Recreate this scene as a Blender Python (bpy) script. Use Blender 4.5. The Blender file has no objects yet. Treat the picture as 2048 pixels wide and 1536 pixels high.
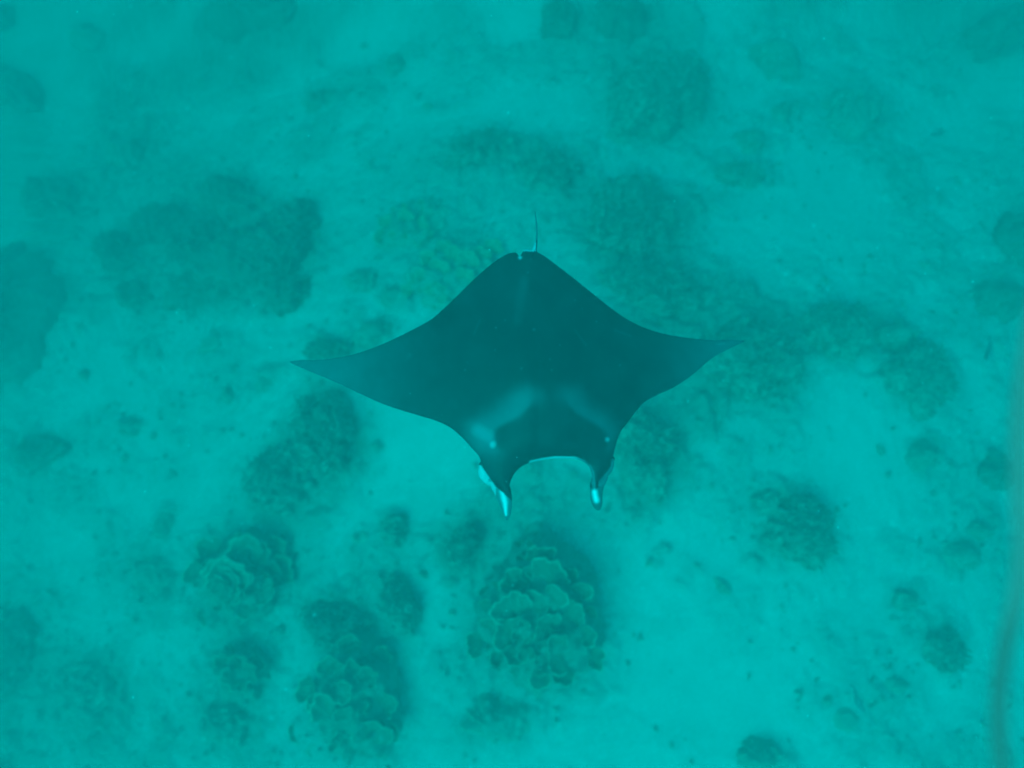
import bpy, math, random
import numpy as np

# ------------------------------------------------------------------ camera, world, sun, exposure
S = bpy.context.scene
COL = S.collection
CAM_H, TILT, FPX = 11.6, math.radians(9.0), 1409.0      # metres above the sand, tilt off straight down, focal length in photo pixels

cam_data = bpy.data.cameras.new("camera")
cam = bpy.data.objects.new("camera", cam_data)
COL.objects.link(cam)
cam.location = (0, 0, CAM_H)
cam.rotation_euler = (TILT, 0, 0)
cam_data.sensor_width = 36.0
cam_data.lens = 36.0 * FPX / 2048.0
cam_data.clip_start = 0.05
cam_data.clip_end = 1000
cam_data.dof.use_dof = True
cam_data.dof.focus_distance = 5.5
cam_data.dof.aperture_fstop = 0.42
S.camera = cam

SUN_EL, SUN_AZ = math.radians(60), math.radians(222)     # azimuth clockwise from +Y: light comes from the lower left of the picture
w = bpy.data.worlds.new("World")
S.world = w
w.use_nodes = True
wn = w.node_tree
bg = wn.nodes["Background"]
sky = wn.nodes.new("ShaderNodeTexSky")
sky.sky_type = 'NISHITA'
sky.sun_disc = False
sky.sun_elevation = SUN_EL
sky.sun_rotation = SUN_AZ
wn.links.new(sky.outputs[0], bg.inputs[0])
bg.inputs[1].default_value = 0.15
sl = bpy.data.lights.new("sun", 'SUN')
sl.energy = 1.5
sl.angle = math.radians(35)
sl.color = (1.0, 0.97, 0.92)
sun = bpy.data.objects.new("sun", sl)
COL.objects.link(sun)
sun.rotation_euler = (math.pi / 2 - SUN_EL, 0, -SUN_AZ + math.pi)
sun.location = (0, 0, 30)

S.view_settings.view_transform = 'Standard'
S.view_settings.look = 'None'
S.view_settings.gamma = 1
S.view_settings.exposure = 2.16
S.view_settings.use_curve_mapping = False
S.cycles.use_denoising = True
S.cycles.volume_bounces = 3
S.cycles.max_bounces = 6
S.cycles.diffuse_bounces = 2
S.cycles.glossy_bounces = 2
S.cycles.filter_width = 1.8

rng = np.random.default_rng(7)
random.seed(7)

# ------------------------------------------------------------------ noise
_P = np.random.default_rng(3).random((64, 64, 64)).astype(np.float32) * 2 - 1


def vnoise(x, y, z=0.0):
    x, y, z = np.broadcast_arrays(np.asarray(x, float), np.asarray(y, float), np.asarray(z, float))
    xi, yi, zi = np.floor(x).astype(int), np.floor(y).astype(int), np.floor(z).astype(int)
    fx, fy, fz = x - xi, y - yi, z - zi
    fx, fy, fz = [f * f * f * (f * (f * 6 - 15) + 10) for f in (fx, fy, fz)]
    r = 0
    for dx in (0, 1):
        for dy in (0, 1):
            for dz in (0, 1):
                r = r + _P[(xi + dx) & 63, (yi + dy) & 63, (zi + dz) & 63] * (fx if dx else 1 - fx) * (fy if dy else 1 - fy) * (fz if dz else 1 - fz)
    return r


def fbm(x, y, z=0.0, octv=4, gain=0.5):
    a, s, t = 1.0, 0, 0
    for o in range(octv):
        s = s + a * vnoise(x * 2 ** o + 17.3 * o, y * 2 ** o - 9.1 * o, np.asarray(z) * 2 ** o + 5.7 * o)
        t += a
        a *= gain
    return s / t


def sstep(a, b, x):
    t = np.clip((x - a) / (b - a), 0, 1)
    return t * t * (3 - 2 * t)


# ------------------------------------------------------------------ pixel <-> place
CT, ST = math.cos(TILT), math.sin(TILT)


def at(px, py, z):
    """the point at height z seen at photo pixel px, py (arrays allowed)"""
    a = (np.asarray(px, float) - 1024) / FPX
    b = (768 - np.asarray(py, float)) / FPX
    dx, dy, dz = a, ST + b * CT, -CT + b * ST
    t = (np.asarray(z, float) - CAM_H) / dz
    return np.stack(np.broadcast_arrays(dx * t, dy * t, np.asarray(z, float) + 0 * t), -1)


def to_px(P):
    x, y, z = P[..., 0], P[..., 1], P[..., 2] - CAM_H
    d = y * ST - z * CT
    u = y * CT + z * ST
    return 1024 + FPX * x / d, 768 - FPX * u / d


# low cover of turf, rubble and weed on the sand, plus painted edge darkening: px, py, rx, ry, turn (deg), strength
COVER_AND_VIGNETTE = [
    (960, 330, 260, 100, 0, .62), (860, 480, 150, 120, 0, .5), (1120, 440, 130, 90, 0, .5), (330, 360, 200, 110, 0, .6),
    (430, 490, 260, 150, 0, .9), (1300, 480, 150, 130, 0, .8), (1420, 680, 230, 130, 10, .85), (620, 920, 150, 130, 30, .75),
    (20, 300, 160, 230, 0, .6), (0, 1000, 150, 300, 0, .42), (20, 1400, 220, 220, 0, .5), (60, 20, 260, 110, 0, .42), (1980, 20, 320, 170, 0, .75), (2060, 420, 130, 260, 0, .42), (750, -20, 500, 70, 0, .3),  # wide edge and corner ellipses: vignette darkening painted onto the sand
    (60, 40, 90, 60, 0, .5), (30, 190, 80, 60, -25, .95), (-20, 640, 130, 190, 0, 1.1), (80, 480, 90, 60, 0, .5), (70, 330, 110, 60, 10, .45),
    (20, 1330, 80, 120, 0, .75), (60, 1180, 80, 60, 0, .45), (180, 1390, 140, 90, 0, .7), (30, 1510, 120, 60, 0, .7), (60, 900, 100, 90, 0, .5),
    (300, 1370, 90, 60, 0, .5), (450, 1440, 90, 70, 0, .7), (390, 1490, 80, 40, 0, .4), (330, 1500, 70, 60, 0, .4),
    (500, 20, 130, 80, 0, .9), (180, 75, 50, 40, 0, .5), (330, 170, 70, 70, 0, .45), (260, 220, 60, 50, 0, .35), (520, 165, 80, 50, 0, .45),
    (500, 270, 60, 50, 0, .5), (410, 160, 30, 20, 0, .4), (250, 300, 70, 60, 0, .6), (370, 340, 120, 60, 0, .65), (120, 400, 90, 80, 20, .7),
    (440, 400, 110, 70, 0, .8), (320, 470, 120, 80, 0, .9), (480, 520, 150, 110, 0, 1.0), (560, 470, 90, 80, 0, .75), (250, 580, 70, 40, 0, .8),
    (560, 590, 70, 40, 0, .9), (300, 520, 60, 60, 0, .6), (640, 530, 60, 60, 0, .5), (700, 470, 80, 50, 0, .35),
    (880, 60, 120, 70, 0, .4), (920, 50, 60, 40, 0, .5), (630, 100, 60, 40, 0, .3), (800, 130, 60, 40, 0, .45), (720, 200, 90, 60, 0, .35), (640, 195, 60, 30, 20, .45),
    (560, 240, 50, 40, 0, .4), (730, 270, 50, 30, 20, .5), (860, 215, 50, 30, 0, .45), (930, 180, 60, 40, 0, .3), (760, 400, 120, 60, 0, .35),
    (860, 330, 80, 60, 0, .5), (960, 300, 80, 50, 0, .7), (1060, 300, 90, 50, 0, .65), (1100, 360, 90, 60, 0, .55), (1010, 400, 110, 60, 0, .45), (900, 420, 110, 60, 0, .5),
    (860, 500, 90, 70, 0, .4), (900, 570, 110, 60, -30, .5), (750, 560, 80, 60, 0, .4),
    (1120, 60, 60, 60, 0, .5), (1240, 40, 90, 60, 0, .7), (1310, 200, 140, 120, 30, .85), (1260, 280, 70, 40, 0, .5), (1440, 340, 80, 40, 0, .5), (1390, 300, 80, 60, 0, .4),
    (1260, 440, 120, 110, 0, .8), (1360, 420, 70, 60, 0, .4), (1180, 500, 90, 60, 0, .7), (1300, 560, 130, 60, 20, .7), (1420, 570, 110, 40, 20, .4),
    (1380, 650, 200, 90, 10, .9), (1500, 720, 120, 90, 0, .85), (1400, 800, 120, 90, -30, .8), (1300, 880, 80, 110, 0, .9), (1290, 980, 110, 70, 0, .6), (1240, 1050, 60, 60, 0, .4),
    (1120, 960, 90, 60, 0, .65), (1080, 1010, 80, 40, 0, .5), (1160, 1030, 70, 30, 0, .45), (1560, 820, 70, 60, 0, .5),
    (1560, 130, 70, 60, 30, .65), (1660, 90, 80, 50, 0, .45), (1700, 210, 150, 90, 0, .6), (1660, 290, 90, 40, 0, .45), (1840, 100, 150, 60, 0, .5), (1990, 70, 110, 60, -30, .85),
    (1900, 150, 80, 40, 0, .5), (1790, 330, 130, 50, 20, .4), (2010, 280, 60, 100, 0, .5), (1930, 340, 90, 60, 0, .4), (1850, 400, 110, 40, 20, .4), (2040, 430, 60, 60, 0, .6),
    (2020, 520, 60, 90, 0, .75), (1980, 600, 70, 50, 0, .6), (1880, 520, 60, 60, 0, .45), (1760, 510, 50, 30, 0, .3), (1600, 550, 60, 50, 0, .3), (1480, 560, 60, 40, 0, .35),
    (1690, 670, 110, 90, 0, .7), (1790, 680, 90, 40, 0, .5), (1830, 750, 90, 80, 0, .7), (1900, 650, 80, 50, 0, .5), (1900, 840, 60, 60, 0, .35), (1840, 910, 50, 40, 0, .55),
    (1990, 930, 60, 60, 0, .55), (1560, 900, 90, 60, 0, .35), (1500, 1000, 90, 60, 0, .4), (1590, 1070, 90, 80, 30, .75), (1440, 980, 100, 60, 0, .4), (1880, 1100, 80, 50, 0, .5),
    (1970, 1070, 60, 30, 0, .5), (1780, 1080, 50, 30, 0, .4), (1820, 1200, 70, 40, 0, .5), (1880, 1300, 60, 60, 0, .6), (2010, 1250, 50, 120, 0, .35), (1990, 1430, 60, 100, 0, .35),
    (1700, 1400, 60, 60, 0, .4), (1620, 1410, 50, 30, 0, .35), (1520, 1510, 70, 40, 0, .6), (1790, 1380, 50, 60, 0, .45), (1460, 1200, 60, 70, 0, .3), (1580, 1200, 60, 40, 0, .2),
    (1340, 1260, 40, 40, 0, .2), (1300, 1130, 25, 16, 0, .5), (1380, 1160, 40, 30, 0, .3), (1860, 1500, 70, 40, 0, .3),
    (540, 260, 30, 20, 0, .3), (430, 690, 60, 40, 0, .5), (450, 740, 60, 60, 0, .45), (330, 700, 60, 50, 0, .3), (280, 760, 50, 20, 0, .3), (520, 780, 50, 30, 30, .6), (450, 790, 60, 50, 0, .45),
    (350, 830, 100, 50, -30, .5), (255, 855, 35, 22, 0, .6), (190, 880, 80, 70, 0, .5), (120, 960, 70, 50, 0, .4), (270, 930, 60, 40, 0, .4), (350, 950, 60, 50, 0, .3), (200, 1030, 60, 40, 0, .45),
    (180, 1140, 60, 50, 0, .35), (110, 1220, 70, 40, 0, .5), (300, 1130, 70, 60, 0, .6), (330, 1050, 30, 40, 0, .6), (360, 1270, 60, 40, 0, .3), (250, 1260, 60, 40, 0, .3),
    (650, 700, 80, 40, -15, .8), (740, 670, 60, 35, 0, .75), (650, 860, 80, 110, 20, .85), (700, 900, 50, 80, 0, .7), (560, 960, 100, 80, 0, .85), (760, 900, 25, 25, 0, .5), (700, 770, 60, 40, 20, .6),
    (560, 1040, 100, 30, 0, .4), (490, 1150, 130, 110, 0, .85), (620, 1150, 60, 80, 0, .5), (680, 1240, 110, 60, 20, .75), (700, 1400, 110, 140, 0, .8), (800, 1200, 60, 70, 30, .75), (780, 1060, 50, 60, 0, .55),
    (870, 1080, 90, 60, 20, .5), (930, 1090, 60, 70, 35, .8), (960, 1020, 80, 50, 0, .5), (1020, 1060, 60, 30, 0, .6), (740, 1130, 60, 40, 0, .45), (850, 980, 60, 40, 0, .2), (830, 1290, 50, 40, 0, .35),
    (1070, 1220, 150, 170, 0, .85), (940, 1330, 80, 60, 0, .5), (980, 1440, 80, 50, 0, .75), (1180, 1360, 70, 30, 0, .4), (1090, 1450, 70, 40, 0, .3), (1200, 1470, 90, 40, 0, .15), (880, 1450, 80, 60, 0, .3),
    (480, 1340, 80, 65, 0, .7), (400, 1250, 40, 40, 0, .3), (560, 1500, 90, 50, 0, .3), (1340, 1480, 60, 40, 0, .12),
]


def base_z(x, y):
    z = -3.0 * sstep(0.5, -10.0, x) - 2.0 * sstep(0.5, 10.5, y) - 0.8 * sstep(4.0, 11, x)  # edges sunk deeper to darken them; vignette put into the shape
    return z + 0.10 * fbm(x * .35 + 3, y * .35, 1.5, 3)


G_H = "coral heads scattered over the sand"
HEADS = [
    # px, py, rx, ry, rot, height, kind, fingers, label
    (1312, 205, 118, 112, 40, .95, "branching", 1500, "largest rounded coral head, dark and finely knobbed, above the manta's right wing"),
    (1235, 40, 62, 62, 0, .7, "massive", 0, "dark coral head cut by the top edge, above the largest rounded head"),
    (1118, 40, 36, 52, 0, .4, "lobed", 0, "faint narrow coral head at the top edge, beside the bright sand patch"),
    (1548, 122, 62, 42, -35, .55, "massive", 0, "oval dark coral head with smooth outline near the top, right of the largest head"),
    (1563, 226, 24, 24, 0, .28, "massive", 0, "upper of two small round heads below the oval dark head"),
    (1500, 284, 30, 30, 20, .3, "massive", 0, "lower of two small round heads below the oval dark head"),
    (1478, 352, 50, 28, -20, .3, "rubble", 0, "flat ragged coral patch beside bright sand, right of the rubble mass"),
    (505, 20, 105, 68, 0, .8, "massive", 0, "wide smooth dark coral mound cut by the top edge, upper left"),
    (175, 75, 38, 32, -20, .4, "massive", 0, "lone oval dark head on open sand in the upper left corner"),
    (10, 40, 26, 34, 0, .4, "massive", 0, "small dark head touching the top left corner"),
    (40, 185, 78, 42, -25, .6, "lobed", 0, "dark wedge-shaped reef lump at the left edge below the corner"),
    (-20, 640, 125, 190, 0, .6, "massive", 0, "very large darkest mound cut off by the left edge"),
    (95, 395, 62, 46, -30, .5, "lobed", 0, "dim lobed coral head between the large left reef and the left edge"),
    (250, 305, 46, 38, 0, .35, "lobed", 0, "small dim coral head above the large left reef"),
    (325, 455, 78, 48, 10, .55, "branching", 900, "finely branched thicket at the left end of the large left reef"),
    (455, 400, 80, 52, -10, .5, "lobed", 0, "dark lobed head forming the top of the large left reef"),
    (395, 482, 74, 50, 20, .4, "rubble", 300, "dim rubbly saddle in the middle of the large left reef"),
    (400, 575, 96, 44, 5, .4, "lobed", 0, "low dark skirt along the lower side of the large left reef"),
    (235, 505, 60, 44, -30, .35, "rubble", 150, "ragged dark lump off the left end of the large left reef"),
    (560, 520, 66, 60, 30, .45, "rubble", 200, "rubbly dark flank on the right of the large left reef's central mound"),
    (500, 520, 112, 80, 0, .8, "lobed", 0, "broad dark central mound of the large left reef"),
    (590, 450, 52, 56, 0, .45, "rubble", 350, "ragged coral head on the right shoulder of the large left reef"),
    (268, 590, 46, 28, -20, .35, "lobed", 0, "low round head at the lower left foot of the large left reef"),
    (580, 590, 52, 34, 20, .4, "lobed", 0, "lumpy head at the lower right foot of the large left reef"),
    (650, 865, 62, 92, 18, .65, "rubble", 900, "tall rugged coral column below the manta's left wing, speckled pale"),
    (560, 960, 76, 66, 0, .65, "lobed", 500, "rugged two-humped coral head below left of the rugged column"),
    (745, 668, 46, 26, 8, .35, "massive", 0, "smooth dome peeping out above the manta's left wing"),
    (655, 704, 52, 22, -8, .3, "rubble", 250, "low head partly hidden by the manta's left wing tip"),
    (785, 595, 28, 24, 0, .28, "massive", 0, "small round crinkled head between the left wing and the flat plate corals"),
    (722, 560, 34, 24, -10, .22, "lobed", 0, "faint low head beside the small crinkled head"),
    (1260, 440, 98, 88, 20, .6, "rubble", 1200, "rugged coral bank right of the manta's tail"),
    (1300, 575, 108, 52, -22, .45, "rubble", 900, "long speckled coral bank along the rear edge of the right wing"),
    (1500, 715, 96, 84, 0, .6, "rubble", 900, "broad rugged head around and below the right wing tip"),
    (1290, 900, 68, 92, 10, .5, "rubble", 500, "dark ragged ridge beside the manta's head"),
    (1665, 662, 72, 66, 0, .6, "branching", 500, "rounded knobbed head right of the right wing tip"),
    (1830, 752, 66, 72, 20, .55, "branching", 500, "knobbed head touching sand, lower right of the rounded knobbed head"),
    (1795, 670, 46, 24, 0, .35, "lobed", 0, "small dark link of coral joining two knobbed heads"),
    (2000, 600, 60, 46, 0, .45, "massive", 0, "dark rounded head at the right edge, above the dangling strap"),
    (2035, 480, 44, 66, 0, .5, "lobed", 0, "tall dark head cut by the right edge"),
    (2000, 70, 92, 44, 28, .6, "lobed", 0, "dark diagonal coral mass in the top right corner"),
    (1700, 230, 66, 56, 0, .4, "lobed", 0, "hazy broad coral patch in the upper right"),
    (1598, 1068, 74, 66, -30, .6, "branching", 500, "solitary dark knobbed head on bright sand at lower right"),
    (1532, 1002, 28, 22, 20, .25, "lobed", 0, "small head adjoining the solitary dark head on its upper left"),
    (1845, 912, 34, 28, 40, .3, "massive", 0, "small faint head on sand left of the dangling strap"),
    (1990, 940, 40, 34, 0, .3, "lobed", 0, "dim head close to the dangling strap"),
    (1925, 1110, 38, 30, 0, .3, "massive", 0, "smooth dim head beside the bend of the dangling strap"),
    (1965, 1062, 24, 20, 0, .25, "massive", 0, "tiny dim head just above the bend of the dangling strap"),
    (1812, 1198, 26, 18, 0, .2, "lobed", 0, "small low lump on open sand at lower right"),
    (1882, 1300, 40, 40, 0, .35, "branching", 250, "square-shouldered pale head left of the strap's lower end"),
    (1515, 1508, 40, 26, 10, .3, "lobed", 0, "ring-like low head on the bottom edge, right of centre"),
    (985, 1438, 62, 40, -5, .35, "massive", 0, "smooth dark head below the great plate coral"),
    (930, 1088, 28, 52, -30, .35, "rubble", 300, "narrow dark ridge left of the great plate coral's tip"),
    (800, 1205, 32, 52, 30, .35, "rubble", 250, "dark crooked ridge between the two larger plate corals"),
    (785, 1060, 30, 34, 0, .3, "rubble", 0, "small dark head on sand below the manta's left shoulder"),
    (675, 1245, 72, 38, -15, .4, "rubble", 500, "ragged dark coral rubble above the lower plate coral"),
    (450, 1448, 54, 40, 0, .4, "lobed", 0, "low dark lump at the bottom, left of the lower plate coral"),
    (175, 1385, 62, 52, 0, .45, "lobed", 0, "dim rounded head in the lower left corner area"),
    (25, 1300, 50, 80, 0, .5, "lobed", 0, "dark tall reef lump at the lower left edge"),
    (305, 1150, 42, 32, 0, .3, "lobed", 0, "small dark head left of the rosette plate coral"),
    (325, 1052, 18, 28, -20, .22, "massive", 0, "small leaf-shaped dark head above left of the rosette plate coral"),
    (258, 856, 24, 17, 0, .2, "massive", 0, "small oval dark lump alone on sand in the left half"),
    (75, 905, 56, 34, 0, .3, "lobed", 0, "dim low reef patch at the left edge, lower half"),
    (960, 300, 66, 40, 0, .35, "rubble", 500, "low ragged coral bank above the manta's tail"),
    (1095, 345, 66, 44, -15, .3, "rubble", 500, "pale speckled coral bank just above the manta's tail tip"),
    (640, 198, 40, 18, 20, .2, "rubble", 0, "thin dark streak of coral in the upper middle left"),
    (790, 128, 24, 26, 0, .2, "lobed", 0, "small dark lump in the open upper middle"),
]
for (px, py, rx, ry, rot, H, kind, nf, lab) in HEADS:      # turf and rubble gathers round every coral mound
    COVER_AND_VIGNETTE.append((px + 6, py + 4, rx * 1.45, ry * 1.45, rot, .62))
for (px, py, rx, ry) in [(1055, 1228, 125, 165), (488, 1145, 140, 125), (705, 1398, 130, 150), (482, 1340, 85, 70)]:
    COVER_AND_VIGNETTE.append((px, py, rx * 1.15, ry * 1.15, 0, .6))

_cv = []
for (px, py, rx, ry, rot, s) in COVER_AND_VIGNETTE:
    c = at(px, py, 0.0)
    for _ in range(5):
        c = at(px, py, float(base_z(c[0], c[1])))
    k = (CAM_H - c[2]) / FPX * 1.03
    _cv.append((c[0], c[1], rx * k, ry * k, math.radians(rot), s))


BRIGHT = [(1010, 170, 170, 130, 0, 1), (1280, 1230, 200, 200, 0, 1), (1400, 1180, 170, 150, 0, .9), (1600, 380, 160, 120, 0, .9), (1480, 480, 120, 90, 0, .8), (1750, 450, 160, 100, 0, .8), (860, 900, 110, 80, 0, 1),
          (1430, 130, 90, 110, 0, .8), (330, 640, 130, 60, 0, .6), (600, 350, 90, 60, 0, .7), (400, 1000, 130, 80, 0, .7), (620, 640, 60, 60, 0, .9), (870, 1370, 110, 90, 0, .6), (1450, 1380, 170, 90, 0, .8),
          (1900, 830, 120, 80, 0, .7), (1750, 960, 110, 90, 0, .8), (1680, 1180, 120, 90, 0, .7), (580, 1280, 60, 70, 0, .7), (880, 1170, 60, 40, 0, .8), (430, 880, 120, 90, 0, .5), (1230, 1060, 70, 40, 0, .5)]
_br = []
for (px, py, rx, ry, rot, s) in BRIGHT:
    c = at(px, py, -.3)
    k = (CAM_H + .3) / FPX * 1.03
    _br.append((c[0], c[1], rx * k, ry * k, 0, s))


def cover(x, y):
    wx = x + 0.45 * fbm(x * 1.1, y * 1.1, 4.0, 4) + .12 * fbm(x * 5, y * 5, 2.0, 2)
    wy = y + 0.45 * fbm(x * 1.1, y * 1.1, 9.0, 4) + .12 * fbm(x * 5, y * 5, 7.0, 2)
    m = np.zeros(np.shape(x))
    for cx, cy, rx, ry, a, s in _cv:
        dx, dy = wx - cx, wy - cy
        sel = (np.abs(dx) < 2.2 * max(rx, ry)) & (np.abs(dy) < 2.2 * max(rx, ry))
        if not np.any(sel):
            continue
        ddx, ddy = dx[sel], dy[sel]
        u, v = (ddx * math.cos(a) + ddy * math.sin(a)) / rx, (-ddx * math.sin(a) + ddy * math.cos(a)) / ry
        g = s * np.exp(-1.1 * (u * u + v * v) ** 1.5)
        m[sel] = np.maximum(m[sel], g) + 0.25 * np.minimum(m[sel], g)
    bright = np.zeros(np.shape(x))
    for cx, cy, rx, ry, a, s in _br:
        bright = np.maximum(bright, s * np.exp(-(((wx - cx) / rx) ** 2 + ((wy - cy) / ry) ** 2)))
    mott = sstep(-.2, .5, fbm(x * .9 + 7, y * .9, 12.0, 5)) * .75
    m = np.maximum(m, (m * .5 + mott * .8) * (1 - bright))
    # beyond the part in view the reef flat goes on in the same way
    far = sstep(9.0, 11.5, np.abs(x)) + sstep(6.3, 8.3, -y) + sstep(8.5, 11.0, y)
    nz = sstep(-.05, .45, fbm(x * .32 + 11, y * .32 + 5, 3.0, 4))
    return np.clip(m + np.clip(far, 0, 1) * .9 * nz, 0, 1.1)


def ground_z(x, y, m=None):
    x = np.atleast_1d(np.asarray(x, float))
    y = np.atleast_1d(np.asarray(y, float))
    if m is None:
        m = cover(x, y)
    rough = np.abs(fbm(x * 2.6, y * 2.6, 6.0, 4)) * .30 + np.abs(fbm(x * 8.5, y * 8.5, 2.0, 3)) * .12
    return base_z(x, y) + m * (0.10 + rough) + 0.012 * fbm(x * 6, y * 6, 8.0, 2)


def ground_at(px, py):
    c = at(px, py, 0.0)
    for _ in range(7):
        c = at(px, py, float(ground_z(c[0], c[1])[0]))
    return c


# ------------------------------------------------------------------ materials
def mat(name, rough=0.85):
    m = bpy.data.materials.new(name)
    m.use_nodes = True
    nt = m.node_tree
    b = nt.nodes["Principled BSDF"]
    b.inputs["Roughness"].default_value = rough
    b.inputs["Specular IOR Level"].default_value = 0.15
    return m, nt, b


def noise_node(nt, scale, detail=4, rough=.6):
    tc = nt.nodes.new("ShaderNodeTexCoord")
    n = nt.nodes.new("ShaderNodeTexNoise")
    n.inputs["Scale"].default_value = scale
    n.inputs["Detail"].default_value = detail
    n.inputs["Roughness"].default_value = rough
    nt.links.new(tc.outputs["Object"], n.inputs["Vector"])
    return n


def ramp(nt, src, stops):
    r = nt.nodes.new("ShaderNodeValToRGB")
    el = r.color_ramp.elements
    el[0].position, el[0].color = stops[0][0], (*stops[0][1], 1)
    el[1].position, el[1].color = stops[1][0], (*stops[1][1], 1)
    for p, c in stops[2:]:
        e = el.new(p)
        e.color = (*c, 1)
    nt.links.new(src, r.inputs[0])
    return r


def mix(nt, fac, a, b, typ='MIX'):
    n = nt.nodes.new("ShaderNodeMix")
    n.data_type = 'RGBA'
    n.blend_type = typ
    if isinstance(fac, (int, float)):
        n.inputs["Factor"].default_value = fac
    else:
        nt.links.new(fac, n.inputs["Factor"])
    for i, v in ((6, a), (7, b)):
        if isinstance(v, tuple):
            n.inputs[i].default_value = (*v, 1)
        else:
            nt.links.new(v, n.inputs[i])
    return n.outputs[2]


def attr(nt, name):
    a = nt.nodes.new("ShaderNodeAttribute")
    a.attribute_name = name
    return a


def bump(nt, b, src, strength, dist):
    n = nt.nodes.new("ShaderNodeBump")
    n.inputs["Strength"].default_value = strength
    n.inputs["Distance"].default_value = dist
    nt.links.new(src, n.inputs["Height"])
    nt.links.new(n.outputs[0], b.inputs["Normal"])


# sand with turf-covered rubble; edge darkening painted in with the turf mask
M_SEA, nt, b = mat("sand_and_turf", .95)
cov = attr(nt, "cover")
n1 = noise_node(nt, 3.5, 8, .7)
n2 = noise_node(nt, 0.6, 4, .6)
sand = ramp(nt, n2.outputs[0], [(.3, (.285, .285, .26)), (.7, (.335, .33, .30))])
turf = ramp(nt, n1.outputs[0], [(.30, (.145, .15, .12)), (.52, (.185, .185, .15)), (.70, (.23, .225, .19))])
mp = nt.nodes.new("ShaderNodeMath")
mp.operation = 'MULTIPLY_ADD'
nt.links.new(n1.outputs[0], mp.inputs[0])
mp.inputs[1].default_value = 0.9
mp.inputs[2].default_value = -0.45
ad = nt.nodes.new("ShaderNodeMath")
ad.operation = 'ADD'
nt.links.new(cov.outputs["Fac"], ad.inputs[0])
nt.links.new(mp.outputs[0], ad.inputs[1])
fr = ramp(nt, ad.outputs[0], [(.0, (0, 0, 0)), (.92, (1, 1, 1))])
nt.links.new(mix(nt, fr.outputs[0], sand.outputs[0], turf.outputs[0]), b.inputs["Base Color"])
n3 = noise_node(nt, 14, 6, .7)
bump(nt, b, n3.outputs[0], .5, .05)


def coral_mat(name, dark, mid, light, rim=None, scale=7, dusty=(.23, .227, .18)):
    m, nt, b = mat(name, .9)
    n = noise_node(nt, scale, 6, .65)
    c = ramp(nt, n.outputs[0], [(.33, dark), (.5, mid), (.68, light)]).outputs[0]
    d = attr(nt, "dust")
    dn = noise_node(nt, 4, 6, .7)
    mm = nt.nodes.new("ShaderNodeMath")
    mm.operation = 'MULTIPLY_ADD'
    nt.links.new(dn.outputs[0], mm.inputs[0])
    mm.inputs[1].default_value = 1.4
    mm.inputs[2].default_value = -.7
    aa = nt.nodes.new("ShaderNodeMath")
    aa.operation = 'ADD'
    nt.links.new(d.outputs["Fac"], aa.inputs[0])
    nt.links.new(mm.outputs[0], aa.inputs[1])
    df = ramp(nt, aa.outputs[0], [(.15, (0, 0, 0)), (.85, (1, 1, 1))])
    c = mix(nt, df.outputs[0], c, dusty)
    if rim:
        a = attr(nt, "rim")
        c = mix(nt, a.outputs["Fac"], c, rim)
    nt.links.new(c, b.inputs["Base Color"])
    bump(nt, b, n.outputs[0], .6, .04)
    return m


M_HEAD = coral_mat("coral_brown", (.145, .15, .12), (.175, .175, .138), (.21, .207, .168))
M_BRANCH = coral_mat("coral_branches", (.14, .145, .115), (.175, .175, .138), (.215, .21, .17), scale=12)
M_ROCK = coral_mat("reef_rock", (.17, .175, .14), (.20, .20, .16), (.24, .235, .19), scale=3)
M_PLATE = coral_mat("plate_coral_green", (.085, .10, .068), (.102, .12, .082), (.12, .137, .095), rim=(.30, .33, .23), scale=9)
M_DARK = coral_mat("coral_dark_vignette", (.02, .022, .015), (.03, .033, .024), (.045, .05, .035), dusty=(.15, .15, .12))  # near-black copy for the left-edge mound: depth and vignette dimming in its colour
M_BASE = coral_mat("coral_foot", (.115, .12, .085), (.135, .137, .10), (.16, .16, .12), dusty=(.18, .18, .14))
M_SHADE = coral_mat("coral_shaded", (.085, .09, .066), (.11, .11, .083), (.145, .143, .11), dusty=(.16, .16, .125))  # darker copy of the brown coral: depth and vignette shade painted in
M_CRUMB = coral_mat("coral_rubble", (.18, .18, .145), (.22, .217, .18), (.27, .267, .225), scale=2)
M_PLATE2 = coral_mat("plate_coral_pale", (.13, .155, .09), (.16, .185, .115), (.19, .21, .14), rim=(.26, .285, .20), scale=9)


# ------------------------------------------------------------------ mesh helpers
def mesh_np(name, V, F, material, attrs=None, smooth=True):
    """V (n,3), F (m,k) all faces of the same size"""
    V = np.asarray(V, np.float32)
    F = np.asarray(F, np.int32)
    me = bpy.data.meshes.new(name)
    k = F.shape[1]
    me.vertices.add(len(V))
    me.vertices.foreach_set("co", V.ravel())
    me.loops.add(F.size)
    me.loops.foreach_set("vertex_index", F.ravel())
    me.polygons.add(len(F))
    me.polygons.foreach_set("loop_start", np.arange(0, F.size, k, dtype=np.int32))
    me.polygons.foreach_set("loop_total", np.full(len(F), k, np.int32))
    me.polygons.foreach_set("use_smooth", np.full(len(F), smooth))
    me.update(calc_edges=True)
    me.validate()
    for an, av in (attrs or {}).items():
        a = me.attributes.new(an, 'FLOAT', 'POINT')
        a.data.foreach_set("value", np.asarray(av, np.float32))
    if material:
        me.materials.append(material)
    return me


def link(name, me, loc=(0, 0, 0), parent=None, **props):
    o = bpy.data.objects.new(name, me)
    COL.objects.link(o)
    o.location = loc
    if parent:
        o.parent = parent
    for k, v in props.items():
        if v is not None:
            o[k] = v
    return o


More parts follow.
